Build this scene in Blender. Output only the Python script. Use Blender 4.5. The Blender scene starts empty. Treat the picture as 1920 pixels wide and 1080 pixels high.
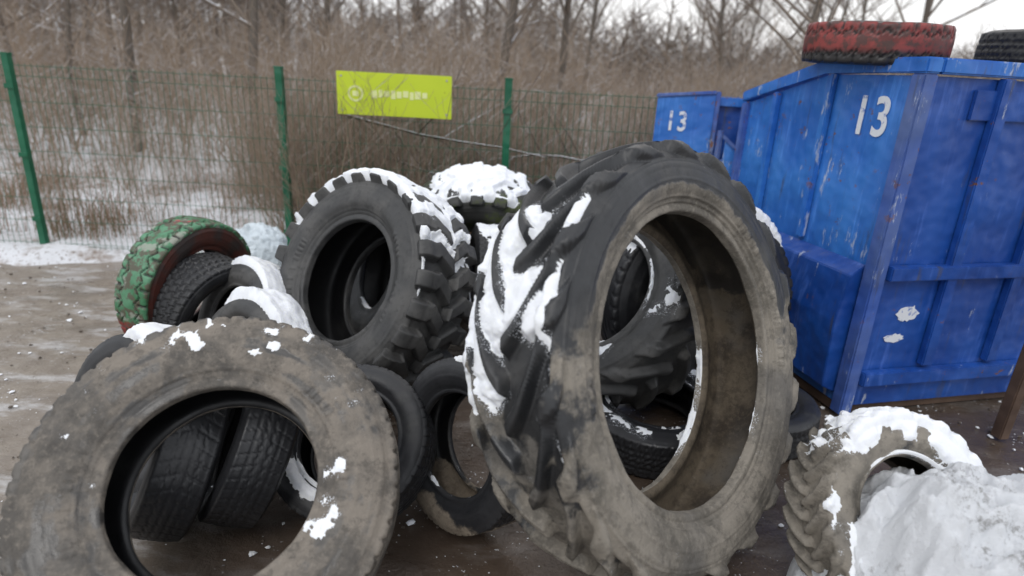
import bpy, bmesh, math, random
import numpy as np
from mathutils import Matrix, Vector
C = bpy.context.scene
COL = C.collection
random.seed(7); RNG = np.random.default_rng(11)

# ------------------------------------------------------------------ camera
cam = bpy.data.cameras.new('camera'); co = bpy.data.objects.new('camera', cam); COL.objects.link(co)
F = 1150.0
d = np.array([-170., 3310., F]); d /= np.linalg.norm(d)
f = np.array([0, 0, 1.]) - d[2]*d; f /= np.linalg.norm(f)
r = np.cross(d, f)
Rm = np.array([r, f, -d])                       # world = Rm @ cam(x right, y down, z forward)
Rb = Rm @ np.diag([1., -1., -1.])
M4 = Matrix([[*Rb[i], [0, 0, 1.7][i]] for i in range(3)] + [[0, 0, 0, 1]])
co.matrix_world = M4
cam.sensor_width = 36; cam.lens = F*36/1920; cam.clip_start = .05; cam.clip_end = 500
cam.dof.use_dof = True; cam.dof.focus_distance = 2.5; cam.dof.aperture_fstop = 1.25
C.camera = co
# ------------------------------------------------------------------ world, sun, exposure
w = bpy.data.worlds.new('World'); C.world = w; w.use_nodes = True
nt = w.node_tree; nt.nodes.clear()
SUN_E, SUN_A = math.radians(48), math.radians(20)
sky = nt.nodes.new('ShaderNodeTexSky'); sky.sky_type = 'NISHITA'; sky.sun_disc = False
sky.sun_elevation = SUN_E; sky.sun_rotation = SUN_A; sky.air_density = 1.5; sky.dust_density = 4
sc = nt.nodes.new('ShaderNodeVectorMath'); sc.operation = 'SCALE'; sc.inputs[3].default_value = .10
mx = nt.nodes.new('ShaderNodeMix'); mx.data_type = 'RGBA'; mx.inputs[0].default_value = .86
mx.inputs[7].default_value = (.80, .82, .86, 1)
bg = nt.nodes.new('ShaderNodeBackground'); bg.inputs[1].default_value = 1.0
ow = nt.nodes.new('ShaderNodeOutputWorld')
nt.links.new(sky.outputs[0], sc.inputs[0]); nt.links.new(sc.outputs[0], mx.inputs[6])
nt.links.new(mx.outputs[2], bg.inputs[0]); nt.links.new(bg.outputs[0], ow.inputs[0])
sl = bpy.data.lights.new('sun', 'SUN'); sl.energy = .7; sl.angle = math.radians(25); sl.color = (1, .97, .93)
so = bpy.data.objects.new('sun', sl); COL.objects.link(so)
so.rotation_euler = (math.radians(42), 0, math.radians(-20))
C.view_settings.view_transform = 'Standard'; C.view_settings.look = 'None'
C.view_settings.gamma = 1; C.view_settings.exposure = 0.5

# ------------------------------------------------------------------ helpers
def vnoise(P, scale, seed=0):
    P = np.asarray(P)*scale + seed*17.31
    i = np.floor(P).astype(np.int64); u = P - i; u = u*u*(3-2*u); out = 0
    for dx in (0, 1):
        for dy in (0, 1):
            for dz in (0, 1):
                h = (i[..., 0]+dx)*374761393 + (i[..., 1]+dy)*668265263 + (i[..., 2]+dz)*2147483647*3 + seed*1013
                h = (h ^ (h >> 13))*1274126177; h = (h ^ (h >> 16)) & 0xffff
                wt = (u[..., 0] if dx else 1-u[..., 0])*(u[..., 1] if dy else 1-u[..., 1])*(u[..., 2] if dz else 1-u[..., 2])
                out = out + wt*h/65535.
    return out
def fbm(P, scale, seed=0, o=3):
    s = 0; a = 1; t = 0
    for k in range(o):
        s = s + a*vnoise(P, scale*2**k, seed+k); t += a; a *= .5
    return s/t
def sm(a, b, x):
    t = np.clip((x-a)/(b-a), 0, 1); return t*t*(3-2*t)
def mesh_np(name, V, Fq, mat, parent=None, normals=None, attrs=None, smooth=True):
    me = bpy.data.meshes.new(name); V = np.asarray(V, np.float32); Fq = np.asarray(Fq, np.int32); n = Fq.shape[1]
    me.vertices.add(len(V)); me.vertices.foreach_set('co', V.ravel())
    me.loops.add(Fq.size); me.loops.foreach_set('vertex_index', Fq.ravel())
    me.polygons.add(len(Fq)); me.polygons.foreach_set('loop_start', np.arange(0, Fq.size, n, dtype=np.int32))
    me.polygons.foreach_set('use_smooth', np.full(len(Fq), smooth)); me.update(calc_edges=True)
    if attrs:
        for k, v in attrs.items():
            a = me.attributes.new(k, 'FLOAT', 'POINT'); a.data.foreach_set('value', np.asarray(v, np.float32).ravel())
    if normals is not None: me.normals_split_custom_set_from_vertices(np.asarray(normals, np.float32).tolist())
    me.materials.append(mat); o = bpy.data.objects.new(name, me); COL.objects.link(o)
    if parent: o.parent = parent
    return o
def tag(o, label=None, cat=None, group=None, kind=None):
    if label: o['label'] = label
    if cat: o['category'] = cat
    if group: o['group'] = group
    if kind: o['kind'] = kind
    return o
def empty(name, loc, label, cat, group=None, rz=0):
    o = bpy.data.objects.new(name, None); COL.objects.link(o); o.location = loc; o.rotation_euler = (0, 0, rz)
    o.empty_display_size = .1; return tag(o, label, cat, group)
class MB:
    """collects boxes / prisms / tubes and links them as one mesh"""
    def __init__(s): s.bm = bmesh.new()
    def box(s, x0, x1, y0, y1, z0, z1, m=None):
        vs = [s.bm.verts.new(p) for p in ((x0,y0,z0),(x1,y0,z0),(x1,y1,z0),(x0,y1,z0),(x0,y0,z1),(x1,y0,z1),(x1,y1,z1),(x0,y1,z1))]
        for q in ((0,3,2,1),(4,5,6,7),(0,1,5,4),(1,2,6,5),(2,3,7,6),(3,0,4,7)): s.bm.faces.new([vs[i] for i in q])
        if m is not None: bmesh.ops.transform(s.bm, matrix=m, verts=vs)
        return s
    def prism(s, pts, y0, y1):
        a = [s.bm.verts.new((p[0], y0, p[1])) for p in pts]; b = [s.bm.verts.new((p[0], y1, p[1])) for p in pts]; n = len(pts)
        s.bm.faces.new(a); s.bm.faces.new(b[::-1])
        for i in range(n): s.bm.faces.new((a[i], b[i], b[(i+1) % n], a[(i+1) % n]))
        return s
    def tube(s, p0, p1, r0, r1=None, n=8):
        r1 = r0 if r1 is None else r1
        p0, p1 = Vector(p0), Vector(p1); ax = (p1-p0).normalized(); a = ax.orthogonal().normalized(); b = ax.cross(a)
        A = [s.bm.verts.new(p0+r0*(math.cos(t)*a+math.sin(t)*b)) for t in [2*math.pi*i/n for i in range(n)]]
        B = [s.bm.verts.new(p1+r1*(math.cos(t)*a+math.sin(t)*b)) for t in [2*math.pi*i/n for i in range(n)]]
        for i in range(n): s.bm.faces.new((A[i], A[(i+1) % n], B[(i+1) % n], B[i]))
        s.bm.faces.new(A[::-1]); s.bm.faces.new(B); return s
    def build(s, name, mat, parent=None, bevel=0, noise=0):
        if bevel: bmesh.ops.bevel(s.bm, geom=s.bm.edges[:], offset=bevel, segments=2, affect='EDGES', clamp_overlap=True)
        bmesh.ops.recalc_face_normals(s.bm, faces=s.bm.faces)
        me = bpy.data.meshes.new(name); s.bm.to_mesh(me); s.bm.free(); me.materials.append(mat)
        o = bpy.data.objects.new(name, me); COL.objects.link(o)
        if parent: o.parent = parent
        return o

# ------------------------------------------------------------------ materials
class NT:
    def __init__(s, name):
        s.m = bpy.data.materials.new(name); s.m.use_nodes = True; s.t = s.m.node_tree; s.N = s.t.nodes; s.L = s.t.links
        s.b = s.N['Principled BSDF']; s.out = s.N['Material Output']; s.geo = s.N.new('ShaderNodeNewGeometry'); s.tc = s.N.new('ShaderNodeTexCoord')
    def set(s, sock, v):
        if isinstance(v, bpy.types.NodeSocket): s.L.new(v, sock)
        elif isinstance(v, (tuple, list)) and len(v) == 3 and sock.type == 'RGBA': sock.default_value = (*v, 1)
        else: sock.default_value = v
    def noise(s, scale, detail=4, vec=None, rough=.55, dist=0, w3=None):
        n = s.N.new('ShaderNodeTexNoise'); n.inputs['Scale'].default_value = scale; n.inputs['Detail'].default_value = detail
        n.inputs['Roughness'].default_value = rough; n.inputs['Distortion'].default_value = dist
        s.L.new(vec if vec is not None else s.geo.outputs['Position'], n.inputs['Vector']); return n.outputs[0]
    def scl(s, v, vec=None):
        n = s.N.new('ShaderNodeVectorMath'); n.operation = 'MULTIPLY'; s.L.new(vec if vec is not None else s.geo.outputs['Position'], n.inputs[0]); n.inputs[1].default_value = v; return n.outputs[0]
    def ramp(s, v, a, b, lo=0., hi=1.):
        n = s.N.new('ShaderNodeMapRange'); n.interpolation_type = 'SMOOTHSTEP'; s.set(n.inputs[0], v)
        n.inputs[1].default_value = a; n.inputs[2].default_value = b; n.inputs[3].default_value = lo; n.inputs[4].default_value = hi; return n.outputs[0]
    def mix(s, fac, a, b):
        n = s.N.new('ShaderNodeMix'); n.data_type = 'RGBA'; s.set(n.inputs[0], fac); s.set(n.inputs[6], a); s.set(n.inputs[7], b); return n.outputs[2]
    def math(s, op, a, b=0.):
        n = s.N.new('ShaderNodeMath'); n.operation = op; s.set(n.inputs[0], a); s.set(n.inputs[1], b); return n.outputs[0]
    def attr(s, name):
        n = s.N.new('ShaderNodeAttribute'); n.attribute_name = name; return n.outputs['Fac']
    def sep(s, v):
        n = s.N.new('ShaderNodeSeparateXYZ'); s.L.new(v, n.inputs[0]); return n.outputs
    def bump(s, h, strength=.3, dist=.01):
        n = s.N.new('ShaderNodeBump'); n.inputs['Strength'].default_value = strength; n.inputs['Distance'].default_value = dist
        s.L.new(h, n.inputs['Height'])
        if s.b.inputs['Normal'].is_linked: s.L.new(s.b.inputs['Normal'].links[0].from_socket, n.inputs['Normal'])
        s.L.new(n.outputs[0], s.b.inputs['Normal'])
    def fin(s, col=None, rough=None, spec=None, metal=None):
        if col is not None: s.set(s.b.inputs['Base Color'], col)
        if rough is not None: s.set(s.b.inputs['Roughness'], rough)
        if spec is not None: s.set(s.b.inputs['Specular IOR Level'], spec)
        if metal is not None: s.set(s.b.inputs['Metallic'], metal)
        return s.m
SNOWC = (.82, .85, .90)
def rubber(name, base=(.030,.031,.034), dust=(.085,.083,.08), mud=(.23,.19,.145), mud2=(.12,.095,.07), frost=.0, rough=.5, dustamt=.5, moss=False):
    t = NT(name); n1 = t.noise(5, 5); n2 = t.noise(38, 5, rough=.65); n3 = t.noise(2.2, 3)
    c = t.mix(t.ramp(n1, .62-.3*dustamt, .85-.3*dustamt), base, dust)
    c = t.mix(t.ramp(n2, .48, .72, 0, .55), c, tuple(.45*x for x in base))
    if moss: c = t.mix(t.math('MULTIPLY', t.ramp(n1, .45, .58), t.ramp(n2, .4, .55)), c, (.05, .065, .015))
    a = t.attr('mud'); mm = t.math('ADD', a, t.math('MULTIPLY', t.math('SUBTRACT', t.noise(9, 6, rough=.62), .5), 1.3))
    mk = t.ramp(mm, .42, .62)
    mc = t.mix(t.ramp(t.noise(4, 6, rough=.7), .4, .62), mud, mud2)
    mc = t.mix(t.ramp(t.noise(60, 3), .5, .75, 0, .5), mc, tuple(1.25*x for x in mud))
    mc = t.mix(t.ramp(n3, .55, .7, 0, .7), mc, (.10, .095, .09))
    nf = t.noise(17, 9, rough=.78); mc = t.mix(t.ramp(nf, .50, .60, 0, .45), mc, tuple(.5*x for x in mud2)); mc = t.mix(t.ramp(nf, .42, .34, 0, .35), mc, tuple(1.3*x for x in mud))
    c = t.mix(mk, c, mc)
    fm = t.math('ADD', t.attr('frost'), frost)
    fr = t.math('MULTIPLY', t.ramp(t.noise(210, 2, rough=.5), .56, .62), t.ramp(t.math('ADD', t.noise(7, 4), fm), .78, .95))
    c = t.mix(fr, c, SNOWC)
    ro = t.ramp(n1, .3, .7, rough-.12, rough+.15)
    t.fin(c, t.math('MAXIMUM', ro, t.math('MULTIPLY', mk, .8)), .5)
    t.bump(t.noise(220, 3), .25, .002); t.bump(t.math('MULTIPLY', t.noise(45, 4), t.math('ADD', mk, .3)), .5, .006); t.bump(fr, .6, .003)
    return t.m
M = {}
M['black'] = rubber('black_rubber', base=(.022,.0225,.025), dust=(.06,.06,.058), dustamt=.25, rough=.45)
M['grey'] = rubber('grey_rubber', base=(.042,.042,.042), dust=(.085,.083,.08), dustamt=.7, rough=.55)
M['tractor'] = rubber('muddy_tractor_rubber', base=(.026,.027,.029), dust=(.062,.061,.06), dustamt=.5, rough=.42, frost=.06, mud=(.235,.21,.175), mud2=(.12,.108,.09))
M['liner_mud'] = rubber('muddy_inner_rubber', base=(.03,.026,.022), dust=(.07,.06,.045), dustamt=.6, rough=.6, mud=(.12,.095,.066), mud2=(.045,.034,.024))
M['truck'] = rubber('clay_smeared_rubber', base=(.06,.056,.052), dust=(.11,.10,.088), dustamt=.7, rough=.40, frost=.05, mud=(.20,.174,.145), mud2=(.085,.077,.068))
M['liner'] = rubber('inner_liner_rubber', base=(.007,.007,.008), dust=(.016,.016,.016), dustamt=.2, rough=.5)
M['moss'] = rubber('mossy_rubber', base=(.03,.03,.028), dust=(.06,.06,.055), dustamt=.5, rough=.6, moss=True)

def paint_rubber(name, kind):
    t = NT(name); n1 = t.noise(6, 5, rough=.65); n2 = t.noise(25, 5); z = t.sep(t.geo.outputs['Position'])[2]
    if kind == 'green':
        c = t.mix(t.ramp(n1, .35, .65), (.03,.15,.06), (.10,.26,.15))
        c = t.mix(t.ramp(t.math('ADD', t.noise(5, 3), t.math('MULTIPLY', t.math('SUBTRACT', .48, z), 1.1)), .62, .70), c, (.22,.02,.015))
        c = t.mix(t.ramp(t.noise(4.1, 4, vec=t.scl((1.3,1,1.1))), .60, .64), c, (.35,.05,.055))
        c = t.mix(t.ramp(n2, .44, .58, 0, .9), c, (.085,.065,.045)); c = t.mix(t.ramp(t.noise(9, 5), .58, .64, 0, .8), c, (.30,.32,.27))
    elif kind == 'darkred':
        c = t.mix(t.ramp(n1, .4, .6), (.07,.018,.012), (.03,.022,.02))
    else:
        c = t.mix(t.ramp(n1, .4, .66), (.27,.045,.04), (.12,.025,.022)); c = t.mix(t.ramp(n2, .45, .62, 0, .8), c, (.05,.035,.03)); c = t.mix(t.ramp(t.math('ADD', z, t.math('MULTIPLY', n1, .05)), 1.90, 1.94), (.03,.028,.028), c)
    g = t.attr('groove'); c = t.mix(g, (.012,.012,.012), c)
    t.fin(c, .5); t.bump(n2, .3, .004); return t.m
M['green'] = paint_rubber('worn_green_paint', 'green'); M['darkred'] = paint_rubber('dark_red_rubber', 'darkred'); M['red'] = paint_rubber('worn_red_paint', 'red')

def snow_mat():
    t = NT('fresh_snow'); n = t.noise(14, 5)
    c = t.mix(n, (.80,.83,.88), (.90,.91,.93)); t.fin(c, .55, .3)
    t.b.inputs['Subsurface Weight'].default_value = .25; t.b.inputs['Subsurface Radius'].default_value = (.02,.02,.025); t.b.inputs['Subsurface Scale'].default_value = .6
    t.bump(t.noise(120, 4), .35, .004); t.bump(t.noise(25, 3), .35, .012); return t.m
M['snow'] = snow_mat()

# ------------------------------------------------------------------ tyres
def catmull(P, n=12):
    P = np.array(P, float); Q = np.vstack([2*P[0]-P[1], P, 2*P[-1]-P[-2]]); out = []
    for i in range(1, len(Q)-2):
        a, b, c_, e = Q[i-1:i+3]
        for t in np.linspace(0, 1, n, endpoint=False):
            out.append(.5*((2*b)+(c_-a)*t+(2*a-5*b+4*c_-e)*t*t+(-a+3*b-3*c_+e)*t**3))
    out.append(P[-1]); return np.array(out)
def resample(P, step):
    L = np.r_[0, np.cumsum(np.linalg.norm(np.diff(P, axis=0), axis=1))]; n = max(3, int(round(L[-1]/step))+1)
    s = np.linspace(0, L[-1], n); return np.stack([np.interp(s, L, P[:, 0]), np.interp(s, L, P[:, 1])], 1)

def trap(x, w, e):                      # periodic trapezoid pulse, period 1, centred on 0
    x = np.abs((x+.5) % 1 - .5); return 1-sm(w/2-e/2, w/2+e/2, x)
def tp_tractor(N=20, lw=.30, slope=1.5, inner=-.06, outer=1.22):
    def h(th, v):
        u = np.abs(v); side = (v > 0)
        ph = th/(2*np.pi)*N + np.where(side, 0, .5)
        bend = slope*(u-.15*np.sin(u*np.pi))
        core = trap(ph + bend + 0*th, lw*(1+.55*sm(.65, 1.1, u)), .12)
        return core*sm(inner, inner+.12, u)*(1-.55*sm(.98, 1.2, u))*(1-sm(outer-.04, outer+.05, u))
    return h
def tp_loader(N=24):
    def h(th, v):
        u = np.abs(v); ph = th/(2*np.pi)*N + np.where(v > 0, 0, .5)
        bend = .55*np.clip(.62-u, 0, 1)*1.6 + .10*sm(.6, .7, u)
        core = trap(ph + bend, .54 + .06*sm(.3, .8, u), .10)
        return core*sm(.03, .09, u)*(1-sm(1.17, 1.23, u))
    return h
def tp_truck(N=64):
    def h(th, v):
        u = np.abs(v); g = 1+0*th*v
        for c0 in (.0, .36, .70): g = g*(1-(1-sm(.012, .035, np.abs(u-c0-.012*np.sin(th*N*.5)))))
        notch = .6*trap(th/(2*np.pi)*N, .26, .12)*sm(.80, .86, u)*(1-sm(1.06, 1.12, u))
        return g*(1-notch)*(1-sm(1.08, 1.16, u)*1.0)
    return h
def tp_car(N=70, zig=.03):
    def h(th, v):
        g = 1+0*th*v
        for c0 in (-.52, -.18, .18, .52): g = g*sm(.02, .05, np.abs(v-c0-zig*np.sin(th*N)))
        u = np.abs(v)
        sip = trap(th/(2*np.pi)*N + .6*np.abs(v), .12, .08)
        g = g*(1-.8*sip*(u > .1))
        return g*(1-sm(1.02, 1.10, u))
    return h
def tp_at(N=44):
    def h(th, v):
        ph = th/(2*np.pi)*N; zz = np.abs((ph % 1)-.5)*2
        g = 1+0*th*v
        for k, c0 in enumerate((-.66, -.25, .25, .66)):
            g = g*sm(.025, .06, np.abs(v-c0-.11*(np.abs(((ph+.5*(k % 2)) % 1)-.5)*2-.5)))
        for k, (a, b) in enumerate(((-1.2, -.66), (-.66, -.25), (-.25, .25), (.25, .66), (.66, 1.2))):
            inz = (v > a) & (v <= b); g = g*np.where(inz, 1-trap(ph+.37*k+.5*v, .13, .07), 1)
        return g*(1-sm(1.08, 1.15, np.abs(v)))
    return h
def tp_zig(N=30):                       # wide plain crown, zigzag shoulder grooves
    def h(th, v):
        ph = th/(2*np.pi)*N; zz = np.abs((ph % 1)-.5)*2
        edge = .42+.34*zz; u = np.abs(v)
        g = sm(.02, .055, np.abs(u-edge))
        sh = .7*trap(ph+.5, .18, .08)*sm(.62, .70, u)
        mid = 0
        return g*(1-sh)*(1-.7*mid)*(1-sm(1.15, 1.22, u))
    return h

TYRES = {}
def nrm(az, el):
    az, el = math.radians(az), math.radians(el)
    return np.array([math.cos(el)*math.sin(az), -math.cos(el)*math.cos(az), math.sin(el)])
def make_tyre(name, label, c, az, el, R, W, rb, pat, depth, mats, roll=0, step=.009, snow=None, mudf=None, frostf=None, group='old tyres dumped in the pile',
              squash=1.0, bead=.80, cat='tyre', rings=True, letters=False, flat=0):
    """c: centre; az/el: where the face looks; mats: dict tread, sidewall, liner"""
    c = np.array(c, float); n = nrm(az, el); a = np.cross(n, [0, 0, 1.]); a /= np.linalg.norm(a); b = np.cross(n, a)
    B = np.stack([a, b, n], 1)                           # columns: local axes in world
    hw = W/2; hb = hw*bead; Rc = R-depth                 # carcass
    dR = Rc-rb
    side = [(rb-.004, hb*.80), (rb, hb), (rb+.035*dR, hb*1.03), (rb+.10*dR, hb*1.03), (rb+.14*dR, hb*1.02), (rb+.35*dR, hw*.97), (rb+.58*dR, hw*1.0), (rb+.78*dR, hw*.965), (rb+.90*dR, hw*.90), (Rc-.035*dR, hw*.835), (Rc-.015*R, hw*.72)]
    crown = [(Rc-.006*R, hw*.5), (Rc, hw*.2)]
    full = side+crown+[(Rc, 0)]+[(p, -q) for p, q in (side+crown)[::-1]]
    P = catmull(full, 10); P = resample(P, step)
    # inner wall
    th_ = .055*R if R > .4 else .016
    inn = [(rb-.004, -hb*.80), (rb+.01, -(hb*.80-.012)), (rb+.12*dR, -(hb-th_)), (rb+.4*dR, -(hw*.97-th_)), (rb+.7*dR, -(hw*.97-th_)), (Rc-.10*dR-th_*.6, -(hw*.80-th_*.6)), (Rc-th_, -hw*.4), (Rc-th_, 0)]
    inn = inn+[(p, -q) for p, q in inn[-2::-1]]
    Pi = resample(catmull(inn, 8), step*2.2)
    no = len(P)
    # arclength coordinate v on the outer profile: 0 at crown, 1 at the shoulder
    L = np.r_[0, np.cumsum(np.linalg.norm(np.diff(P, axis=0), axis=1))]; L -= L[-1]/2
    ka = int(np.argmax(P[:, 1])); Ls = np.interp(hw*.80, P[ka:no//2+1, 1][::-1], (-L[ka:no//2+1])[::-1]); v = -L/Ls
    PP = np.vstack([P, Pi[1:-1]]); ns = len(PP)
    T = np.roll(PP, -1, 0)-np.roll(PP, 1, 0); T /= np.linalg.norm(T, axis=1)[:, None]+1e-9
    NN = np.stack([-T[:, 1], T[:, 0]], 1)                # outward profile normal (r, y)
    if (NN[no//2, 0] < 0): NN = -NN
    nth = int(2*math.pi*R/step); th = np.linspace(0, 2*np.pi, nth, endpoint=False)[:, None]
    vv = np.full(ns, 9.); vv[:no] = v; H = np.zeros((nth, ns))
    zone = np.abs(vv) < 1.3
    H[:, zone] = pat(th+math.radians(roll), vv[None, zone])*np.ones((nth, 1))
    disp = H*depth
    if rings:
        rr = (PP[:no, 0]-rb)/dR; rad = np.zeros(ns)
        for q, amp in ((.16, .004), (.24, .003), (.50, .0025), (.72, .003), (.76, .0025), (.82, .003)): rad[:no] += amp*np.exp(-((rr-q)/.012)**2)*(R/.5)
        disp = disp + rad[None, :]
    if letters:                                           # raised worn maker's blocks along part of the sidewall
        rr = (PP[:no, 0]-rb)/dR; m1 = np.zeros(ns); m1[:no] = (sm(.27, .285, rr)*(1-sm(.40, .415, rr)))*(PP[:no, 1] > 0)
        k = np.floor(th/(2*np.pi)*90); ph = th/(2*np.pi)*90 % 1
        on = (np.sin(k*12.9898)*43758.5 % 1 > .35) & (np.sin(th*2+1.0) > .35)
        disp = disp + m1[None, :]*(on*trap(ph+.5, .62, .15))*.0035
    pr = PP[None, :, 0]+disp*NN[None, :, 0]; py = PP[None, :, 1]+disp*NN[None, :, 1]
    py = py+0*th
    loc = np.stack([pr*np.cos(th), pr*np.sin(th), py], -1)
    low = c + (loc @ B.T)
    wob = (fbm(low, 9, 3, 3)-.5)*.010*min(1, R/.4); dirn = np.stack([NN[None, :, 0]*np.cos(th), NN[None, :, 0]*np.sin(th), NN[None, :, 1]+0*th], -1)
    loc = loc+dirn*wob[..., None]
    if squash != 1: # sag along world z
        Wp = loc @ B.T; Wp[..., 2] *= squash; Wp[..., 0] *= 1+(1-squash)*.5; loc = Wp @ B
    # vertex normals from the grid
    dth = np.roll(loc, -1, 0)-np.roll(loc, 1, 0); ds = np.roll(loc, -1, 1)-np.roll(loc, 1, 1)
    vn = np.cross(dth, ds); vn /= np.linalg.norm(vn, axis=-1)[..., None]+1e-12
    if (vn[0, no//2]*dirn[0, no//2]).sum() < 0: vn = -vn
    W3 = c+loc @ B.T; wn = dirn @ B.T
    zmin = W3[..., 2].min(); k = np.unravel_index(W3[..., 2].argmin(), W3[..., 2].shape); base = W3[k]
    e = empty(name, base, label, cat, group)
    e.rotation_mode = 'QUATERNION'; e.rotation_quaternion = Matrix(B.tolist()).to_quaternion()
    off = (c-base) @ B
    if snow:
        m = wn[..., 2]*snow.get('zw', 1.) + (fbm(W3, snow.get('ns', 6), 5, 4)-.5)*snow.get('na', .5) - snow.get('thr', .5)
        m = m - snow.get('lug', 0)*H + (fbm(W3, 55, 12, 3)-.5)*.16
        for (bx, by, bz, br, ba) in snow.get('blobs', []):
            dd = ((W3-np.array([bx, by, bz]))**2).sum(-1); m = m+ba*np.exp(-dd/(br*br))
        if snow.get('side', 0): m = m + snow['side']*(wn @ np.array([-1, 0, 0.]))
        if 'vmin' in snow: m = m - 2*sm(snow['vmin']-.06, snow['vmin']+.06, np.abs(vv)[None, :])
    mud = mudf(W3, wn, loc, th, vv) if mudf else np.zeros((nth, ns))
    fro = frostf(W3, wn) if frostf else np.zeros((nth, ns))
    mud = mud+0*W3[..., 0]; fro = fro+0*W3[..., 0]
    if snow: fro = fro + .30*sm(-.28, .02, m)*(np.arange(ns) < no)[None, :]
    groove = sm(.2, .6, H) if True else H
    groove = np.where(np.abs(vv)[None, :] < 1.12, groove, 1)
    def piece(nm, cols, mat):
        cols = np.array(cols) % ns; m = len(cols); sub = loc[:, cols].reshape(-1, 3)
        i = np.arange(nth)[:, None]; j = np.arange(m-1)[None, :]; i2 = (i+1) % nth
        f4 = np.stack([i*m+j, i2*m+j, i2*m+j+1, i*m+j+1], -1).reshape(-1, 4)
        vnn = vn[:, cols]; fn = np.cross(sub[f4[0, 1]]-sub[f4[0, 0]], sub[f4[0, 2]]-sub[f4[0, 0]])
        if fn @ vnn.reshape(-1, 3)[f4[0, 0]] < 0: f4 = f4[:, ::-1]
        o = mesh_np(nm, sub, f4, mat, e, vnn.reshape(-1, 3), {'mud': mud[:, cols].ravel(), 'frost': fro[:, cols].ravel(), 'groove': groove[:, cols].ravel()})
        o.location = off; return o
    vi = np.arange(no); tr = vi[np.abs(v) <= 1.30]; t0, t1 = tr[0], tr[-1]
    rb2 = rb+.12*dR; nb = int(np.argmax(P[:, 0] > rb2)); nb2 = no-1-int(np.argmax(P[::-1, 0] > rb2))
    t0 = max(t0, nb+2); t1 = min(t1, nb2-2)
    piece('tread', range(t0, t1+1), mats['tread'])
    piece('sidewall', range(nb, t0+1), mats['sidewall']); piece('sidewall', range(t1, nb2+1), mats['sidewall'])
    piece('bead', range(0, nb+1), mats.get('bead', mats['sidewall'])); piece('bead', range(nb2, no), mats.get('bead', mats['sidewall']))
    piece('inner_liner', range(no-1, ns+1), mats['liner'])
    if snow:
        TT = snow.get('T', .02); thr = snow.get('thr', .5); lugb = snow.get('lug', .0); fill = snow.get('fill', .8)
        if not snow.get('inner', False): m[:, no:] = -1
        tk = sm(0, snow.get('soft', .3), m)
        tk = tk*(.75+.5*fbm(W3, 20, 9, 2))
        thick = np.where(m > 0, tk*(TT+(1-H)*depth*fill*(np.abs(vv)[None, :] < 1.2)), -.004)
        sl_ = loc+dirn*thick[..., None]
        sl_ += (np.array([0, 0, 1.]) @ B)*(tk*TT*.4)[..., None]
        keep = (m > 0); i = np.arange(nth)[:, None]; j = np.arange(ns)[None, :]; i2 = (i+1) % nth; j2 = (j+1) % ns
        kk = keep | np.roll(keep, -1, 0) | np.roll(keep, -1, 1) | np.roll(np.roll(keep, -1, 0), -1, 1)
        f4 = np.stack([i*ns+j+0*i, i2*ns+j, i2*ns+j2, i*ns+j2], -1)[kk]
        if len(f4):
            u, inv = np.unique(f4, return_inverse=True); f4 = inv.reshape(-1, 4)
            V = sl_.reshape(-1, 3)[u]; fn = np.cross(V[f4[:, 1]]-V[f4[:, 0]], V[f4[:, 2]]-V[f4[:, 0]])
            if (fn*dirn.reshape(-1, 3)[u][f4[:, 0]]).sum() < 0: f4 = f4[:, ::-1]
            o = mesh_np('snow_cover', V, f4, M['snow'], e); o.location = off
    return e

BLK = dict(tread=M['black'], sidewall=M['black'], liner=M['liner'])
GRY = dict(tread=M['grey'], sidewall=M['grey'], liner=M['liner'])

# --- the big tractor tyre on the right
def mud_tractor(W3, wn, loc, th, vv):
    z = W3[..., 2]; rad = np.linalg.norm(loc[..., :2], axis=-1)
    low = sm(1.25, .55, z + .12*(W3[..., 0]-.45) + .8*(fbm(W3, 2.6, 14, 4)-.5))
    rim = sm(.645, .575, rad)*.85
    return np.maximum(low*.85, rim*(.5+fbm(W3, 3.5, 15, 3)*.9)) - .30*(np.abs(vv)[None, :] < 1.0)*sm(.1, .5, z)
TR = dict(tread=M['tractor'], sidewall=M['tractor'], liner=M['liner_mud'])
make_tyre('tractor_tyre', 'huge lugged tractor tyre smeared with tan mud, standing before the blue skips', (.545, 2.04, .75), 45, 20, .772, .385, .515, tp_tractor(20, .25, 1.3), .044, TR, step=.0048, letters=True,
          snow=dict(T=.008, thr=1.08, zw=.5, na=1.5, ns=6, lug=.36, fill=.55, soft=.25, side=1.0, blobs=[(-.12, 1.62, .85, .26, .32), (0, 1.8, 1.15, .2, .22), (.0, 1.5, .3, .28, .12)]), mudf=mud_tractor,
          frostf=lambda W3, wn: .08*np.ones(W3.shape[:2]))
# --- the clay-smeared truck tyre at the front left
make_tyre('truck_tyre', 'large grey-brown clay-smeared truck tyre leaning back in the front left corner', (-.86, 1.568, .45), 12.2, 46.4, .54, .28, .293, tp_truck(), .012,
          dict(tread=M['truck'], sidewall=M['truck'], bead=M['truck'], liner=M['liner']), step=.006, letters=True,
          mudf=lambda W3, wn, loc, th, vv: .46+.35*fbm(W3, 3, 4)+.75*(fbm(np.stack([np.linalg.norm(loc[...,:2],axis=-1)*34, th*2.2+0*loc[...,0], 0*loc[...,0]],-1), 1., 8, 3)-.5)-.1*(np.abs(vv)[None, :] < 1.1) - 2*(vv[None, :] > 8),
          snow=dict(T=.003, thr=1.12, na=1.3, ns=22, soft=.5, blobs=[(-0.512, 1.446, 0.459, 0.055, 0.75), (-0.510, 1.563, 0.568, 0.040, 0.60), (-0.808, 1.773, 0.824, 0.050, 0.55), (-1.019, 1.761, 0.855, 0.050, 0.50), (-0.311, 1.526, 0.493, 0.050, 0.50)]))
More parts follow.
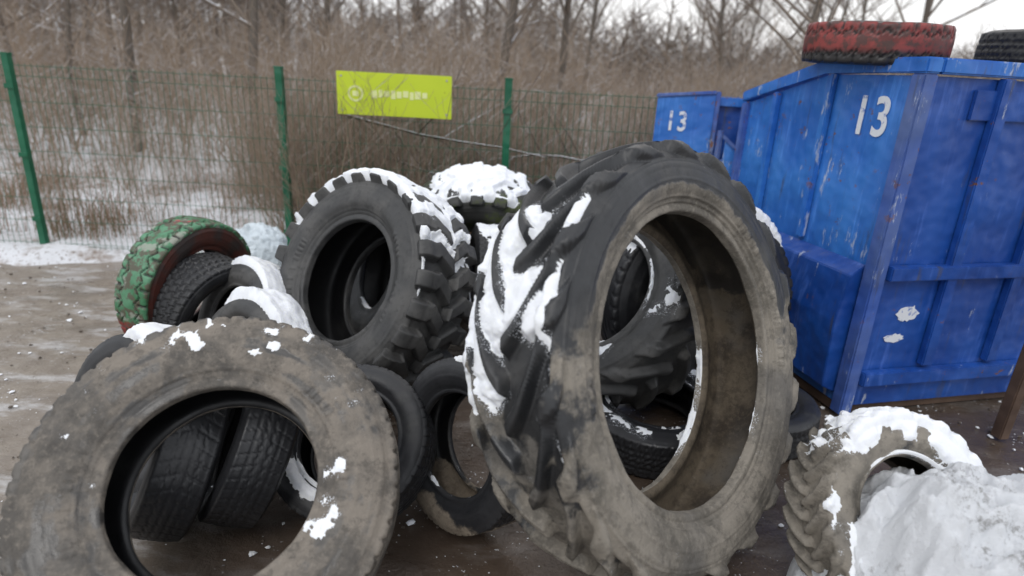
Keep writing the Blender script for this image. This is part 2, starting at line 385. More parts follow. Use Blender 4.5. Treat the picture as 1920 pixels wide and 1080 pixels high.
# --- the snow-capped loader tyre in the middle
make_tyre('loader_tyre', 'chunky grey loader tyre with snow between its tread blocks, middle of the pile', (-.768, 3.095, .593), -38, 26.6, .595, .42, .32, tp_loader(24), .045, GRY, step=.007,
          snow=dict(T=.010, thr=.40, na=.45, ns=7, lug=.42, fill=.9, soft=.22, vmin=1.17, blobs=[(-.95, 2.6, .22, .12, 0)]), letters=True)
make_tyre('loader_tyre', 'loader tyre topped by a broad snow cap, standing nearest the bare bushes', (-.25, 4.25, .53), 3.6, -24, .562, .40, .26, tp_loader(22), .045,
          dict(tread=M['moss'], sidewall=M['moss'], liner=M['liner']), roll=4, step=.008,
          snow=dict(T=.018, thr=.56, na=.3, ns=7, lug=.26, fill=.9, soft=.3))
# --- painted tyre
make_tyre('painted_tyre', 'tyre with worn green and red paint on its tread, leftmost of the standing tyres', (-1.90, 3.40, .42), 71.9, -6.1, .42, .22, .25, tp_zig(30), .014,
          dict(tread=M['green'], sidewall=M['darkred'], liner=M['liner']), step=.006)
make_tyre('jeep_tyre', 'black all-terrain tyre with blocky tread, leaning beside the green painted tyre', (-1.76, 3.30, .325), 66, -14, .325, .25, .2, tp_at(44), .011, BLK, step=.005)
make_tyre('car_tyre', 'grey tyre snowy along its right edge, just right of the all-terrain tyre', (-1.50, 3.18, .32), -38, 24.6, .312, .22, .185, tp_car(), .008, GRY, step=.007,
          snow=dict(T=.035, thr=.5, na=.25, ns=6, soft=.35, vmin=.95, side=-.35))
make_tyre('car_tyre', 'small grey tyre under a thick hump of snow, just behind the muddy truck tyre', (-1.27, 2.74, .30), -34, 22.5, .30, .24, .19, tp_car(), .008, GRY, step=.007,
          snow=dict(T=.045, thr=.45, na=.25, ns=6, soft=.35, vmin=.95, side=-.35))
make_tyre('car_tyre', 'dark tyre with a dab of snow, peeping out left behind the truck tyre', (-1.46, 2.15, .33), -24, 21, .331, .22, .2, tp_car(), .008, BLK, step=.008,
          snow=dict(T=.03, thr=1.0, na=.3, ns=6, soft=.3, blobs=[(-1.35, 2.2, .66, .12, .7)]))
# --- seen through the hole of the truck tyre
make_tyre('car_tyre', 'left one of two worn black tyres seen through the truck tyre', (-1.22, 1.96, .31), -66, 24, .32, .20, .2, tp_car(40), .0035, BLK, step=.006,
          snow=dict(T=.012, thr=.95, na=.9, ns=14, soft=.2))
make_tyre('car_tyre', 'right one of two worn black tyres seen through the truck tyre', (-.985, 2.05, .315), -68, 25, .325, .20, .2, tp_car(46), .004, BLK, step=.006,
          snow=dict(T=.012, thr=.95, na=.9, ns=14, soft=.2, blobs=[(-1.10, 1.82, .42, .12, .8)]))
make_tyre('car_tyre', 'black tyre with snow on its sidewall, at the right in the truck tyre hole', (-.60, 2.12, .26), -10, 48, .32, .22, .2, tp_car(50), .009, BLK, step=.006,
          snow=dict(T=.010, thr=1.15, na=.7, ns=12, soft=.3, blobs=[(-.72, 1.95, .30, .14, .9)]))
# --- between the two big ones
make_tyre('car_tyre', 'car tyre caked with mud below, standing between truck tyre and tractor tyre', (-.13, 2.07, .335), -44, 15, .335, .22, .20, tp_car(60), .008, BLK, step=.006,
          mudf=lambda W3, wn, loc, th, vv: sm(.22, .05, W3[..., 2])*1.0,
          snow=dict(T=.01, thr=1.0, na=.9, ns=14, soft=.2))
make_tyre('car_tyre', 'black tyre dusted with snow, low in the gap behind the middle loader tyre', (-.16, 3.75, .47), -80, 5, .33, .24, .2, tp_at(50), .008, BLK, step=.008,
          snow=dict(T=.008, thr=.86, na=.5, ns=16, soft=.3))
make_tyre('loader_tyre', 'dark lugged tyre mostly hidden behind the middle loader tyre', (-.72, 3.62, .52), -60, 18, .50, .34, .26, tp_loader(22), .035, BLK, step=.010,
          snow=dict(T=.01, thr=.9, na=.5, ns=10, soft=.2))
# --- behind the tractor tyre
make_tyre('implement_tyre', 'grey lugged tyre with snowy lugs, framed by the tractor tyre opening', (.54, 3.10, .58), -50, 34, .56, .46, .31, tp_tractor(16, .26, .8), .04, GRY, step=.008,
          snow=dict(T=.02, thr=.66, na=.7, ns=6, lug=-.1, soft=.25, fill=.6))
make_tyre('car_tyre', 'black tyre lying flat on wet ground, seen low through the tractor tyre', (.74, 2.74, .125), 0, 84, .40, .22, .23, tp_car(), .008, BLK, step=.008,
          snow=dict(T=.015, thr=1.0, na=.6, ns=5, soft=.3))
make_tyre('car_tyre', 'black tyre lying flat on the ground against the foot of the blue skip', (1.28, 2.84, .105), 0, 88, .32, .20, .20, tp_car(), .008, BLK, step=.010)
make_tyre('truck_tyre', 'black tyre with a snow bulge, squeezed between tractor tyre and blue skip', (1.02, 3.25, .56), 15, 8, .55, .30, .30, tp_truck(50), .015, BLK, step=.010,
          snow=dict(T=.03, thr=.55, na=.4, ns=5, soft=.3))
# --- bottom right
make_tyre('small_tractor_tyre', 'lugged tyre crusted with snow, leaning at the snow heap bottom right', (1.34, 1.76, .33), 16, 34, .36, .22, .20, tp_tractor(26, .34, 1.0), .028, TR, step=.007,
          mudf=lambda W3, wn, loc, th, vv: .7+0*W3[..., 0],
          snow=dict(T=.009, thr=.72, na=1.3, ns=12, lug=0, fill=.5, soft=.3, blobs=[(1.2, 1.5, .15, .25, .5), (1.6, 1.75, .45, .25, .7)]))
# --- on top of the near skip
make_tyre('painted_tyre', 'tyre with a faded red painted tread lying on top of the near blue skip', (1.84, 3.50, 1.94), 0, 88, .345, .20, .20, tp_zig(26), .012,
          dict(tread=M['red'], sidewall=M['black'], liner=M['liner']), step=.010, group=None)
make_tyre('car_tyre', 'black tyre lying on the near blue skip, right of the red one', (2.98, 3.72, 1.95), 0, 88, .38, .24, .22, tp_car(), .01, BLK, step=.010, group=None)

# ------------------------------------------------------------------ ground
def ground_mat():
    t = NT('wet_mud_ground'); P = t.geo.outputs['Position']; xyz = t.sep(P)
    n1 = t.noise(1.1, 6, rough=.6); n2 = t.noise(7, 6, rough=.65); n3 = t.noise(40, 5, rough=.7)
    mud = t.mix(n2, (.048,.034,.026), (.12,.088,.066))
    slush = t.mix(n3, (.26,.24,.22), (.62,.61,.61))
    left = t.ramp(t.math('ADD', xyz[0], t.math('MULTIPLY', n1, 1.2)), -1.1, -.2, 1, 0)
    sv = t.scl((.8, 2.2, 1)); ns_ = t.noise(2.6, 7, vec=sv, rough=.68)
    c = t.mix(t.math('MULTIPLY', left, t.ramp(n2, .3, .7, .8, .45)), mud, (.32,.275,.225))
    k = t.math('MULTIPLY', t.ramp(ns_, .49, .64), t.math('ADD', t.math('MULTIPLY', left, .8), .12))
    c = t.mix(k, c, slush)
    c = t.mix(t.math('MULTIPLY', t.ramp(t.noise(1.4, 5, vec=sv, rough=.6), .56, .66, 0, .45), left), c, (.12,.10,.08))
    spk = t.math('MULTIPLY', t.ramp(t.noise(60, 3), .64, .68), t.ramp(t.noise(4, 4), .5, .65))
    c = t.mix(spk, c, (.7,.72,.76))
    wet = t.ramp(t.noise(1.6, 3), .40, .56)
    ro = t.math('ADD', t.math('MULTIPLY', wet, .36), .06); t.fin(c, t.math('ADD', ro, t.math('MULTIPLY', k, .2)), .6)
    t.bump(n3, .35, .01); t.bump(t.math('MULTIPLY', n2, wet), .6, .03)
    return t.m
def grid(xs, ys, zf):
    X, Y = np.meshgrid(xs, ys); V = np.stack([X, Y, 0*X], -1); V[..., 2] = zf(V)
    ny, nx = X.shape; i = np.arange(ny-1)[:, None]; j = np.arange(nx-1)[None, :]
    Fq = np.stack([i*nx+j, i*nx+j+1, (i+1)*nx+j+1, (i+1)*nx+j], -1).reshape(-1, 4); return V.reshape(-1, 3), Fq
xs = np.r_[-150, -60, -25, -12, np.arange(-8, 8, .04), 12, 25, 60, 150]; ys = np.r_[-30, -8, np.arange(-2, 7, .04), 9, 14, 25, 60, 160]
V, Fq = grid(xs, ys, lambda V: -.022*fbm(V, 1.6, 2, 4)*(np.abs(V[..., 0]) < 9) - .004)
tag(mesh_np('ground', V, Fq, ground_mat()), kind='structure')
def snowground_mat():
    t = NT('trampled_snow'); n = t.noise(3, 6, rough=.7); n2 = t.noise(30, 5, rough=.7)
    c = t.mix(t.ramp(n, .50, .68), (.74,.75,.78), (.30,.24,.20)); c = t.mix(t.ramp(n2, .52, .66, 0, .8), c, (.20,.15,.12)); t.fin(c, .6, .3); t.bump(n2, .6, .03); return t.m
xs = np.r_[-150, -60, -30, -18, np.arange(-12, 12, .08), 18, 30, 60, 150]; ys = np.r_[np.arange(4.6, 16, .07), 22, 35, 60, 160]
def sz(V):
    e = V[..., 1] + 1.0*(fbm(V, 1.2, 6, 4)-.5); return np.where(V[..., 1] > 20, .5, -.05 + .12*sm(4.9, 5.25, e) + .10*(fbm(V, 1.8, 3, 5)-.3)*sm(5.0, 5.6, e) + .25*sm(6, 16, V[..., 1]))
V, Fq = grid(xs, ys, sz); tag(mesh_np('snow_ground', V, Fq, snowground_mat()), kind='structure')

# ------------------------------------------------------------------ fence
def paint_mat(name, a, b, rust=.5, rough=.45, chips=(.16,.07,.04), streak=True, dirt=(.06,.06,.06)):
    t = NT(name); n = t.noise(2.2, 5, vec=t.tc.outputs['Object']); n2 = t.noise(14, 6, vec=t.tc.outputs['Object'], rough=.7)
    c = t.mix(t.ramp(n, .35, .68), a, b)
    if streak:
        sv = t.scl((16, 16, 1.6), t.tc.outputs['Object']); s1 = t.noise(1., 5, vec=sv, rough=.65)
        c = t.mix(t.ramp(s1, .54, .74, 0, .55), c, tuple(min(1, 1.5*x+.06) for x in b)); c = t.mix(t.ramp(s1, .30, .42, .6, 0), c, dirt)
        sv2 = t.scl((9, 9, 2.2), t.tc.outputs['Object'])
        c = t.mix(t.math('MULTIPLY', t.ramp(t.noise(1.3, 6, vec=sv2, rough=.75), .66-.1*rust, .72-.1*rust), .8), c, (.45,.5,.6) if rust > .3 else c)
    rs = t.math('MULTIPLY', t.ramp(t.noise(1., 6, vec=t.scl((26, 26, 1.1), t.tc.outputs['Object']), rough=.7), .62, .70), t.ramp(t.noise(1.1, 3, vec=t.tc.outputs['Object']), .48, .58)); c = t.mix(t.math('MULTIPLY', rs, .75*rust), c, chips)
    rr = t.math('MULTIPLY', t.ramp(n2, .68-.12*rust, .73-.12*rust), t.ramp(t.noise(1.7, 3, vec=t.tc.outputs['Object']), .45, .6))
    c = t.mix(rr, c, chips)
    t.fin(c, t.ramp(n2, .3, .7, rough-.1, rough+.15), .5); t.bump(n2, .25, .004); t.bump(t.noise(2.2, 3, vec=t.tc.outputs['Object']), .8, .09); return t.m
M['fence'] = paint_mat('green_fence_coating', (.008,.10,.05), (.012,.14,.07), .1, .4, streak=False)
fe = empty('mesh_fence', (-1.0, 5.19, 0), 'green welded mesh fence on green posts, running behind the tyres', 'fence')
px = [-8.6, -6.4, -4.15, -1.96, -.11, 1.85, 4.0, 6.2, 8.4]
for i, x in enumerate(px):
    m = MB().box(x+1-.03, x+1+.03, -.025, .025, -.1, 1.66); o = m.build('post', M['fence'], fe, .004)
    MB().box(x+1-.034, x+1+.034, -.029, .029, 1.66, 1.675).build('cap', M['fence'], o, .003)
    for z in (.3, .85, 1.4): MB().box(x+1-.04, x+1+.04, -.04, -.028, z, z+.04).build('clamp', M['fence'], o, .003)
def wires(x0, x1):
    segs = []
    for x in np.arange(x0+.04, x1-.02, .05): segs.append(((x, -.004, .06), (x, -.004, 1.60)))
    for z in (.08, .10, .30, .50, .70, .90, 1.10, 1.30, 1.50, 1.58): segs.append(((x0+.03, .004, z), (x1-.03, .004, z)))
    return segs
def tubes_np(segs, r0, r1=None, n=3):
    S = np.array([[a, b] for a, b in segs], float); A, B = S[:, 0], S[:, 1]; r0 = np.broadcast_to(r0, len(S)); r1 = r0 if r1 is None else np.broadcast_to(r1, len(S))
    ax = B-A; ax /= np.linalg.norm(ax, axis=1)[:, None]+1e-9; h = np.where(np.abs(ax[:, 2:3]) < .8, np.array([[0, 0, 1.]]), np.array([[1., 0, 0]]))
    u = np.cross(ax, h); u /= np.linalg.norm(u, axis=1)[:, None]; v = np.cross(ax, u); V = []
    for P, rr in ((A, r0), (B, r1)):
        for k in range(n):
            t = 2*math.pi*k/n; V.append(P+rr[:, None]*(math.cos(t)*u+math.sin(t)*v))
    V = np.stack(V, 1).reshape(-1, 3); b = np.arange(len(S))[:, None]*2*n
    Fq = np.concatenate([np.stack([b[:, 0]+k, b[:, 0]+(k+1) % n, b[:, 0]+n+(k+1) % n, b[:, 0]+n+k], 1) for k in range(n)]); return V, Fq
for a, b in zip(px[:-1], px[1:]):
    V, Fq = tubes_np(wires(a+1, b+1), .0022, n=4); mesh_np('mesh_panel', V, Fq, M['fence'], fe)

# ------------------------------------------------------------------ yellow-green sign on the fence
t = NT('lime_sign_face'); c = t.mix(t.noise(5, 4), (.50,.62,.02), (.58,.70,.03)); t.fin(c, .45); M['lime'] = t.m
t = NT('pale_sign_print'); t.fin((.75,.80,.35), .5); M['pale'] = t.m
t = NT('zinc'); t.fin((.4,.4,.4), .4, metal=.8); M['zinc'] = t.m
sg = empty('sign_board', (-1.02, 5.13, 1.50), 'yellow-green board with pale print, hung high on the mesh fence', 'sign')
MB().box(-.46, .46, -.006, .006, -.165, .165).build('board', M['lime'], sg, .003)
m = MB(); 
for k in range(24):
    a0 = 2*math.pi*k/24; m.box(-.004, .011, -.0085, -.0065, .045, .062, Matrix.Translation((-.31, 0, .0)) @ Matrix.Rotation(a0, 4, 'Y'))
m.box(-.335, -.285, -.0085, -.0065, -.02, .02); m.build('symbol', M['pale'], sg)
m = MB(); x = -.18
for k, wd in enumerate((.055,.04,.06,.045,.05,.055,.04,.06,.05)): m.box(x, x+wd*.8, -.0085, -.0065, -.03+.008*(k % 3), .03+.006*(k % 2)); x += wd
m.build('print_line', M['pale'], sg)
for sx in (-.42, .42):
    for z_ in (-.13, .13): MB().tube((sx, -.012, z_), (sx, .03, z_), .008).build('fixing', M['zinc'], sg)

# ------------------------------------------------------------------ blue skips
M['blue'] = paint_mat('skylit_scuffed_blue_paint', (.018,.125,.48), (.040,.195,.58), .75, .42)  # scuffed skip paint, brighter copy: skylight on the side face put into the colour
M['blue_shaded'] = paint_mat('shaded_blue_paint', (.007,.050,.26), (.014,.082,.36), .35, .40)  # same skip paint, darker copy: shade of the end face painted into the colour
M['steel_edge'] = paint_mat('worn_blue_grey_edge', (.04,.10,.38), (.09,.14,.32), .8, .5)
M['rust'] = paint_mat('rusty_brown_steel', (.06,.035,.025), (.12,.075,.05), .5, .75, streak=False)
t = NT('white_stencil'); c = t.mix(t.ramp(t.noise(30, 5), .55, .68), (.72,.74,.78), (.12,.2,.5)); t.fin(c, .5); M['white'] = t.m
def text(txt, parent, size, loc, rot, name='number', xs=.85, off=.018, ext=.0012):
    cu = bpy.data.curves.new(name, 'FONT'); cu.body = txt; cu.size = size; cu.offset = off*size; cu.extrude = ext; cu.space_character = 1.15; cu.align_x = 'CENTER'
    tmp = bpy.data.objects.new('tmp', cu); COL.objects.link(tmp); dg = bpy.context.evaluated_depsgraph_get()
    me = bpy.data.meshes.new_from_object(tmp.evaluated_get(dg)); bpy.data.objects.remove(tmp); me.name = name
    me.materials.clear(); me.materials.append(M['white']); o = bpy.data.objects.new(name, me); COL.objects.link(o)
    o.parent = parent; o.location = loc; o.rotation_euler = rot; o.scale = (xs, 1, 1); return o
A15 = math.radians(14)
# near skip: local x = along its end face (to the right), local y = away along its side
k2 = empty('waste_skip', (1.85, 3.02, 0), 'near blue steel waste skip with a big 13 at its corner and tyres on top', 'waste skip', rz=A15)
Wd, Ln, Ht = 2.2, 1.35, 1.83
def yz(pts, x0, x1, nm, mat, par=None, bev=.003):
    o = MB().prism(pts, -x1, -x0).build(nm, mat, par or k2, bev); o.rotation_euler = (0, 0, math.radians(90)); return o
Sl = [(.02, .06), (Ln, .06), (Ln, 1.60), (.62, Ht-.04), (.02, Ht-.04)]
yz(Sl, 0, .02, 'side_wall', M['blue'])
MB().box(.02, Wd, .0, .02, .06, Ht-.04).build('end_wall', M['blue_shaded'], k2, .003)
MB().box(.02, Wd, Ln-.02, Ln, .14, 1.60).build('back_wall', M['blue'], k2, .003)
yz(Sl, Wd, Wd+.02, 'side_wall', M['blue'])
MB().box(.02, Wd, .02, Ln-.02, 1.57, 1.59).build('load_cover', M['blue_shaded'], k2)
MB().box(-.03, .05, -.03, .05, .02, Ht-.03).build('corner_post', M['steel_edge'], k2, .008)
MB().box(-.03, .03, Ln-.03, Ln+.03, .02, 1.60).build('corner_post', M['steel_edge'], k2, .008)
yz([(-.035, Ht-.03), (.62, Ht-.03), (Ln+.03, 1.605), (Ln+.03, 1.67), (.62, Ht+.04), (-.035, Ht+.04)], -.035, .055, 'top_rail', M['blue'], bev=.008)
MB().box(.058, Wd+.05, -.035, .055, Ht-.03, Ht+.04).build('top_rail', M['blue'], k2, .008)
for x in (.42, .86, 1.30, 1.74): MB().box(x, x+.07, -.045, -.002, .30, Ht-.035).build('rib', M['blue_shaded'], k2, .006)
MB().box(.052, Wd, -.055, -.002, .80, .875).build('cross_rib', M['blue_shaded'], k2, .006)
MB().box(.052, Wd, -.055, -.002, .20, .28).build('cross_rib', M['blue_shaded'], k2, .006)
MB().box(.30, Wd-.1, -.02, -.002, 1.60, 1.74).build('recess_plate', M['blue_shaded'], k2, .004)
MB().box(.10, Wd, .03, .10, .0, .06).build('skid', M['rust'], k2, .006)
MB().box(.0, .10, .06, Ln, .0, .06).build('skid', M['rust'], k2, .006)
m = MB(); m.prism([(-.02, .12), (-.10, .16), (-.12, .55), (-.085, .80), (-.004, .86), (-.004, .12)], .06, Ln-.05); m.build('fork_pocket', M['blue_shaded'], k2, .004)
MB().box(-.035, -.002, .55, .60, .88, Ht-.035).build('rib', M['blue'], k2, .006)
MB().box(-.035, -.002, 1.0, 1.05, .88, 1.68).build('rib', M['blue'], k2, .006)
text('13', k2, .27, (-.0045, .26, 1.50), (math.radians(90), 0, math.radians(-90)))
def blotch(cx_, cz_, w_, h_, seed):
    rg_ = np.random.default_rng(seed); n_ = 26; pts = [(cx_+w_/2*math.cos(2*math.pi*i/n_)*(1+.10*rg_.normal()), cz_+h_/2*math.sin(2*math.pi*i/n_)*(1+.10*rg_.normal())) for i in range(n_)]
    MB().prism(pts, -.0055, -.0035).build('paint_mark', M['white'], k2)
blotch(.27, .60, .13, .085, 3); blotch(.22, .46, .13, .05, 5)
# far skip
k1 = empty('waste_skip', (.975, 4.62, 0), 'far blue steel waste skip with a small 13 and a hinged flap', 'waste skip', rz=math.radians(-12))
MB().prism([(0, .15), (.40, .15), (.40, 1.64), (0, 1.60)], 0, .02).build('end_wall', M['blue'], k1, .003)
MB().box(.42, 2.6, .10, .12, .15, 1.56).build('end_wall', M['blue_shaded'], k1, .003)
MB().box(0, .02, .02, 1.9, .15, 1.60).build('side_wall', M['blue'], k1, .003)
MB().box(.0, 2.6, 1.9, 1.92, .15, 1.60).build('back_wall', M['blue'], k1, .003)
MB().box(.40, .43, -.02, .10, .1, 1.66).build('corner_post', M['steel_edge'], k1, .006)
MB().prism([(-.01, 1.60), (.40, 1.64), (.40, 1.665), (-.01, 1.625)], -.015, .03).build('top_rail', M['steel_edge'], k1, .006)
MB().box(.43, 2.6, .06, .14, 1.56, 1.62).build('top_rail', M['blue'], k1, .006)
fl = MB().prism([(.50, 1.36), (.82, 1.08), (.82, .30), (.50, .30)], -.06, -.03).build('flap', M['blue'], k1, .004)
MB().prism([(.48, 1.38), (.84, 1.09), (.84, 1.065), (.48, 1.35)], -.075, -.02).build('flap_edge', M['steel_edge'], fl)
MB().tube((.46, -.04, 1.10), (.46, -.04, 1.40), .022).build('hinge', M['steel_edge'], fl)
MB().box(.43, .60, -.05, .0, 1.12, 1.20).build('hinge_bracket', M['blue_shaded'], fl, .006)
MB().box(.9, .96, .02, .10, .15, 1.56).build('rib', M['blue_shaded'], k1, .006)
MB().box(.0, 2.6, .03, .10, .0, .15).build('skid', M['rust'], k1, .006)
text('13', k1, .19, (.15, -.0035, 1.38), (math.radians(90), 0, 0), xs=.75)
# brown post at the right edge
o = MB().box(-.03, .03, -.03, .03, 0, 1.42).build('steel_post', M['rust'], None, .006); o.location = (2.64, 2.88, 0); o.rotation_euler = (0, .02, .2)
tag(o, 'rusty brown steel post standing in front of the near skip, right edge', 'post')

# ------------------------------------------------------------------ plastic bag
bm = bmesh.new(); bmesh.ops.create_icosphere(bm, subdivisions=6, radius=1); P = np.array([v.co[:] for v in bm.verts])
cr = 1+.35*(fbm(P, 1.6, 21, 3)-.5)+.16*(np.abs(fbm(P, 3.0, 22, 3)-.5)*2-.3)+.05*(np.abs(fbm(P, 8, 24, 2)-.5)*2)
P2 = P*cr[:, None]*np.array([.25, .19, .36]); P2[:, 2] = np.maximum(P2[:, 2], -.22); P2[:, 2] += .22
P2[:, 0] += .10*sm(.1, -.1, P2[:, 2]-.22)*np.sign(P2[:, 0])*.5
for v, q in zip(bm.verts, P2): v.co = q
me = bpy.data.meshes.new('plastic_bag'); bm.to_mesh(me); bm.free(); me.polygons.foreach_set('use_smooth', [True]*len(me.polygons))
t = NT('bluish_polythene'); c = t.mix(t.noise(9, 4), (.52,.60,.66), (.70,.76,.80)); t.fin(c, .3, .5); t.b.inputs['Subsurface Weight'].default_value = .2; t.b.inputs['Subsurface Radius'].default_value = (.03,.03,.03)
t.bump(t.noise(16, 5, dist=1.5), .7, .02); me.materials.append(t.m)
o = bpy.data.objects.new('plastic_bag', me); COL.objects.link(o); o.location = (-1.86, 4.30, .02); tag(o, 'crumpled bluish plastic bag resting behind the small tyres by the fence', 'plastic bag')

# ------------------------------------------------------------------ snow heap bottom right
xs = np.linspace(-.62, .62, 200); ys = np.linspace(-.5, .5, 170)
def hz(V):
    rr = (V[..., 0]/.50)**2+(V[..., 1]/.42)**2; q = np.clip(1-rr+.6*(fbm(V, 4, 31, 4)-.5), 0, 1); return .58*q**.55*(.75+.5*fbm(V, 5, 33, 4)) + .13*(.5-np.abs(fbm(V, 11, 35, 4)-.5)*2.2)*(q > 0) - .035
V, Fq = grid(xs, ys, hz)
t = NT('dirty_snow'); c = t.mix(t.ramp(t.noise(22, 8, rough=.8), .58, .74, 0, .7), (.84,.86,.89), (.36,.35,.34)); c = t.mix(t.math('MULTIPLY', t.ramp(t.noise(3.2, 5), .50, .62), t.ramp(t.noise(28, 7, rough=.8), .48, .64, 0, .7)), c, (.16,.145,.13)); t.fin(c, .6, .3); t.bump(t.noise(70, 6, rough=.8), .8, .015)
o = mesh_np('snow_heap', V, Fq, t.m); o.location = (1.52, 1.60, 0); tag(o, 'heap of dirty snow piled on the ground, bottom right corner', 'snow heap')

# ------------------------------------------------------------------ vegetation
def bark_mat(name, a, b, snow=.5):
    t = NT(name); c = t.mix(t.noise(6, 4), a, b); nz = t.sep(t.geo.outputs['Normal'])[2]
    k = t.math('MULTIPLY', t.ramp(nz, .55, .8), t.ramp(t.noise(3.5, 4), .62-.3*snow, .70-.3*snow)); c = t.mix(k, c, SNOWC); t.fin(c, .85, .2); return t.m
M['bark'] = bark_mat('grey_brown_bark', (.10,.085,.07), (.17,.145,.125), .35)
M['twig'] = bark_mat('brown_twig', (.17,.135,.11), (.27,.225,.185), .5)
M['stem'] = bark_mat('tan_shrub_stem', (.225,.17,.125), (.40,.31,.23), .85)
M['branch'] = bark_mat('snowy_branch', (.07,.055,.045), (.13,.10,.08), .95)
def grow(rng, h, r, nb, levels=3, spread=.9, up=.35, kink=.18, first=.25):
    segs = [[] for _ in range(levels+1)]
    def go(p, dr, L, rad, lv):
        n = max(3, int(5-lv)); q = np.array(p, float); dr = np.array(dr, float); pts = [q]; rs = [rad]
        for i in range(n):
            dr = dr+rng.normal(0, kink, 3); dr[2] += up*.25; dr /= np.linalg.norm(dr); q2 = q+dr*L/n; r2 = max(.0015, rad*(1-(i+1)/n*.75))
            segs[lv].append((q, q2, rs[-1], r2)); q = q2; pts.append(q); rs.append(r2)
        if lv < levels:
            m = nb[lv]
            for k in range(m):
                f_ = first+(1-first)*(k+rng.random())/m if lv == 0 else .15+.85*rng.random(); i = min(int(f_*n), n-1); u = f_*n-i
                bp = pts[i]*(1-u)+pts[i+1]*u; br = rs[i]*(1-u)+rs[i+1]*u
                az = rng.random()*6.283; dd = np.array([math.cos(az), math.sin(az), up+rng.normal(0, .25)])*spread+dr*.35; dd /= np.linalg.norm(dd)
                go(bp, dd, L*(.50 if lv == 0 else .48)*(1.15-.6*f_)*(.7+.5*rng.random()), br*.55, lv+1)
    go((0, 0, -.05), (0, 0, 1), h, r, 0); return segs
def seg_mesh(name, S, mat, n, parent):
    V, Fq = tubes_np([(a, b) for a, b, _, _ in S], np.array([q[2] for q in S]), np.array([q[3] for q in S]), n); return mesh_np(name, V, Fq, mat, parent)
def make_tree(name, seed, h, r, nb, label, cat, group, mats=('bark', 'twig'), **kw):
    rng = np.random.default_rng(seed); e = empty(name, (0, 0, 0), label, cat, group); S = grow(rng, h, r, nb, **kw)
    seg_mesh('trunk' if cat == 'tree' else 'stem', S[0], M[mats[0]], 7, e); seg_mesh('crown', sum(S[1:], []), M[mats[1]], 3, e); return e
def dup(o, loc, rz, sc_, label):
    c = o.copy(); COL.objects.link(c); c.location = loc; c.rotation_euler = (0, 0, rz); c.scale = (sc_,)*3; c['label'] = label
    for ch in o.children: k = ch.copy(); COL.objects.link(k); k.parent = c
    return c
rng = np.random.default_rng(5)
TG = 'bare trees of the wood beyond the fence'; TL = 'bare leafless tree beyond the fence'
protos = [make_tree('bare_tree', 50+i, 6.5+1.2*(i % 3), .07+.02*(i % 2), (24, 9, 6), TL, 'tree', TG, levels=3, spread=.8, up=.45, kink=.10) for i in range(5)]
spots = []
for k in range(40):
    y = 9.0+(k/40)**1.1*26; half = .95*y; x = rng.uniform(-half, -.3*y) if k % 3 else rng.uniform(-.3*y, .6*y)
    spots.append((x, y))
for k, (x, y) in enumerate(spots):
    s_ = rng.uniform(.75, 1.25); p = protos[k % 5]
    if k < 5: p.location = (x, y, .3); p.rotation_euler = (0, 0, rng.random()*6); p.scale = (s_,)*3
    else: p = dup(p, (x, y, .3), rng.random()*6, s_, TL)
    p['label'] = TL+(', left of the second fence post' if x < -.4*y else ', between the lime sign and the second post' if x < -.1*y else ', right of the lime sign')
BG = 'bare shrubs right behind the fence'; BL = 'bare tan shrub dabbed with snow behind the fence,'
bp = []
for i in range(4):
    e = empty('bare_shrub', (0, 0, 0), BL, 'shrub', BG); rg = np.random.default_rng(90+i); ST = []; CR = []
    for k in range(12):
        S = grow(rg, 1.6*rg.uniform(.6, 1.1), .007, (9, 4), levels=2, spread=.6, up=.55, kink=.14, first=.1); o_ = rg.normal(0, .16, 3)*np.array([1, 1, 0]); ln = rg.normal(0, .22, 2)
        def sh(q): return q+o_+np.array([ln[0], ln[1], 0])*q[2]
        ST += [(sh(a), sh(b), c1, c2) for a, b, c1, c2 in S[0]]; CR += [(sh(a), sh(b), c1*.8, c2*.8) for a, b, c1, c2 in S[1]+S[2]]
    seg_mesh('stem', ST, M['stem'], 4, e); seg_mesh('twigs', CR, M['stem'], 3, e); bp.append(e)
sp = []
for k in range(105):
    y = rng.uniform(5.4, 8.8); x = rng.uniform(-1.0*y if k % 4 == 0 else -.42*y, .45*y); sp.append((x, y))
for k, (x, y) in enumerate(sp):
    s_ = rng.uniform(.7, 1.15)*(.6 if x < -.42*y else 1); p = bp[k % 4]
    if k < 4: p.location = (x, y, .08); p.rotation_euler = (0, 0, rng.random()*6); p.scale = (s_,)*3
    else: p = dup(p, (x, y, .08), rng.random()*6, s_, BL)
    q_ = (x/(y+.4)); p['label'] = BL+(' left of the leaning left post' if q_ < -.76 else ' between the first two posts' if q_ < -.37 else ' below the lime sign' if q_ < -.02 else ' right of the third post')
# snowy fallen branches leaning through the shrubs
for k, (p, az, L, el, lab) in enumerate([((-1.55, 5.55, 1.30), -5, 1.9, -12, 'long dark branch lined with snow, arching below the lime sign'), ((-.55, 5.6, .78), 170, 1.5, 8, 'dark snow-lined branch lying low among the shrubs left of the fence post'),
                                      ((.85, 5.7, .95), 175, 1.3, 6, 'snow-lined branch across the shrubs right of the fence post'), ((.1, 5.6, .55), 5, 1.3, 8, 'low snow-lined branch behind the tractor tyre top')]):
    rg = np.random.default_rng(300+k); S = grow(rg, L, .016, (9, 4), levels=2, spread=.7, up=.1, kink=.10, first=.1)
    e = empty('fallen_branch', p, lab, 'branch', None); e.rotation_euler = (0, math.radians(90-el), math.radians(az)); seg_mesh('limb', S[0], M['branch'], 6, e); seg_mesh('twigs', S[1]+S[2], M['branch'], 3, e)
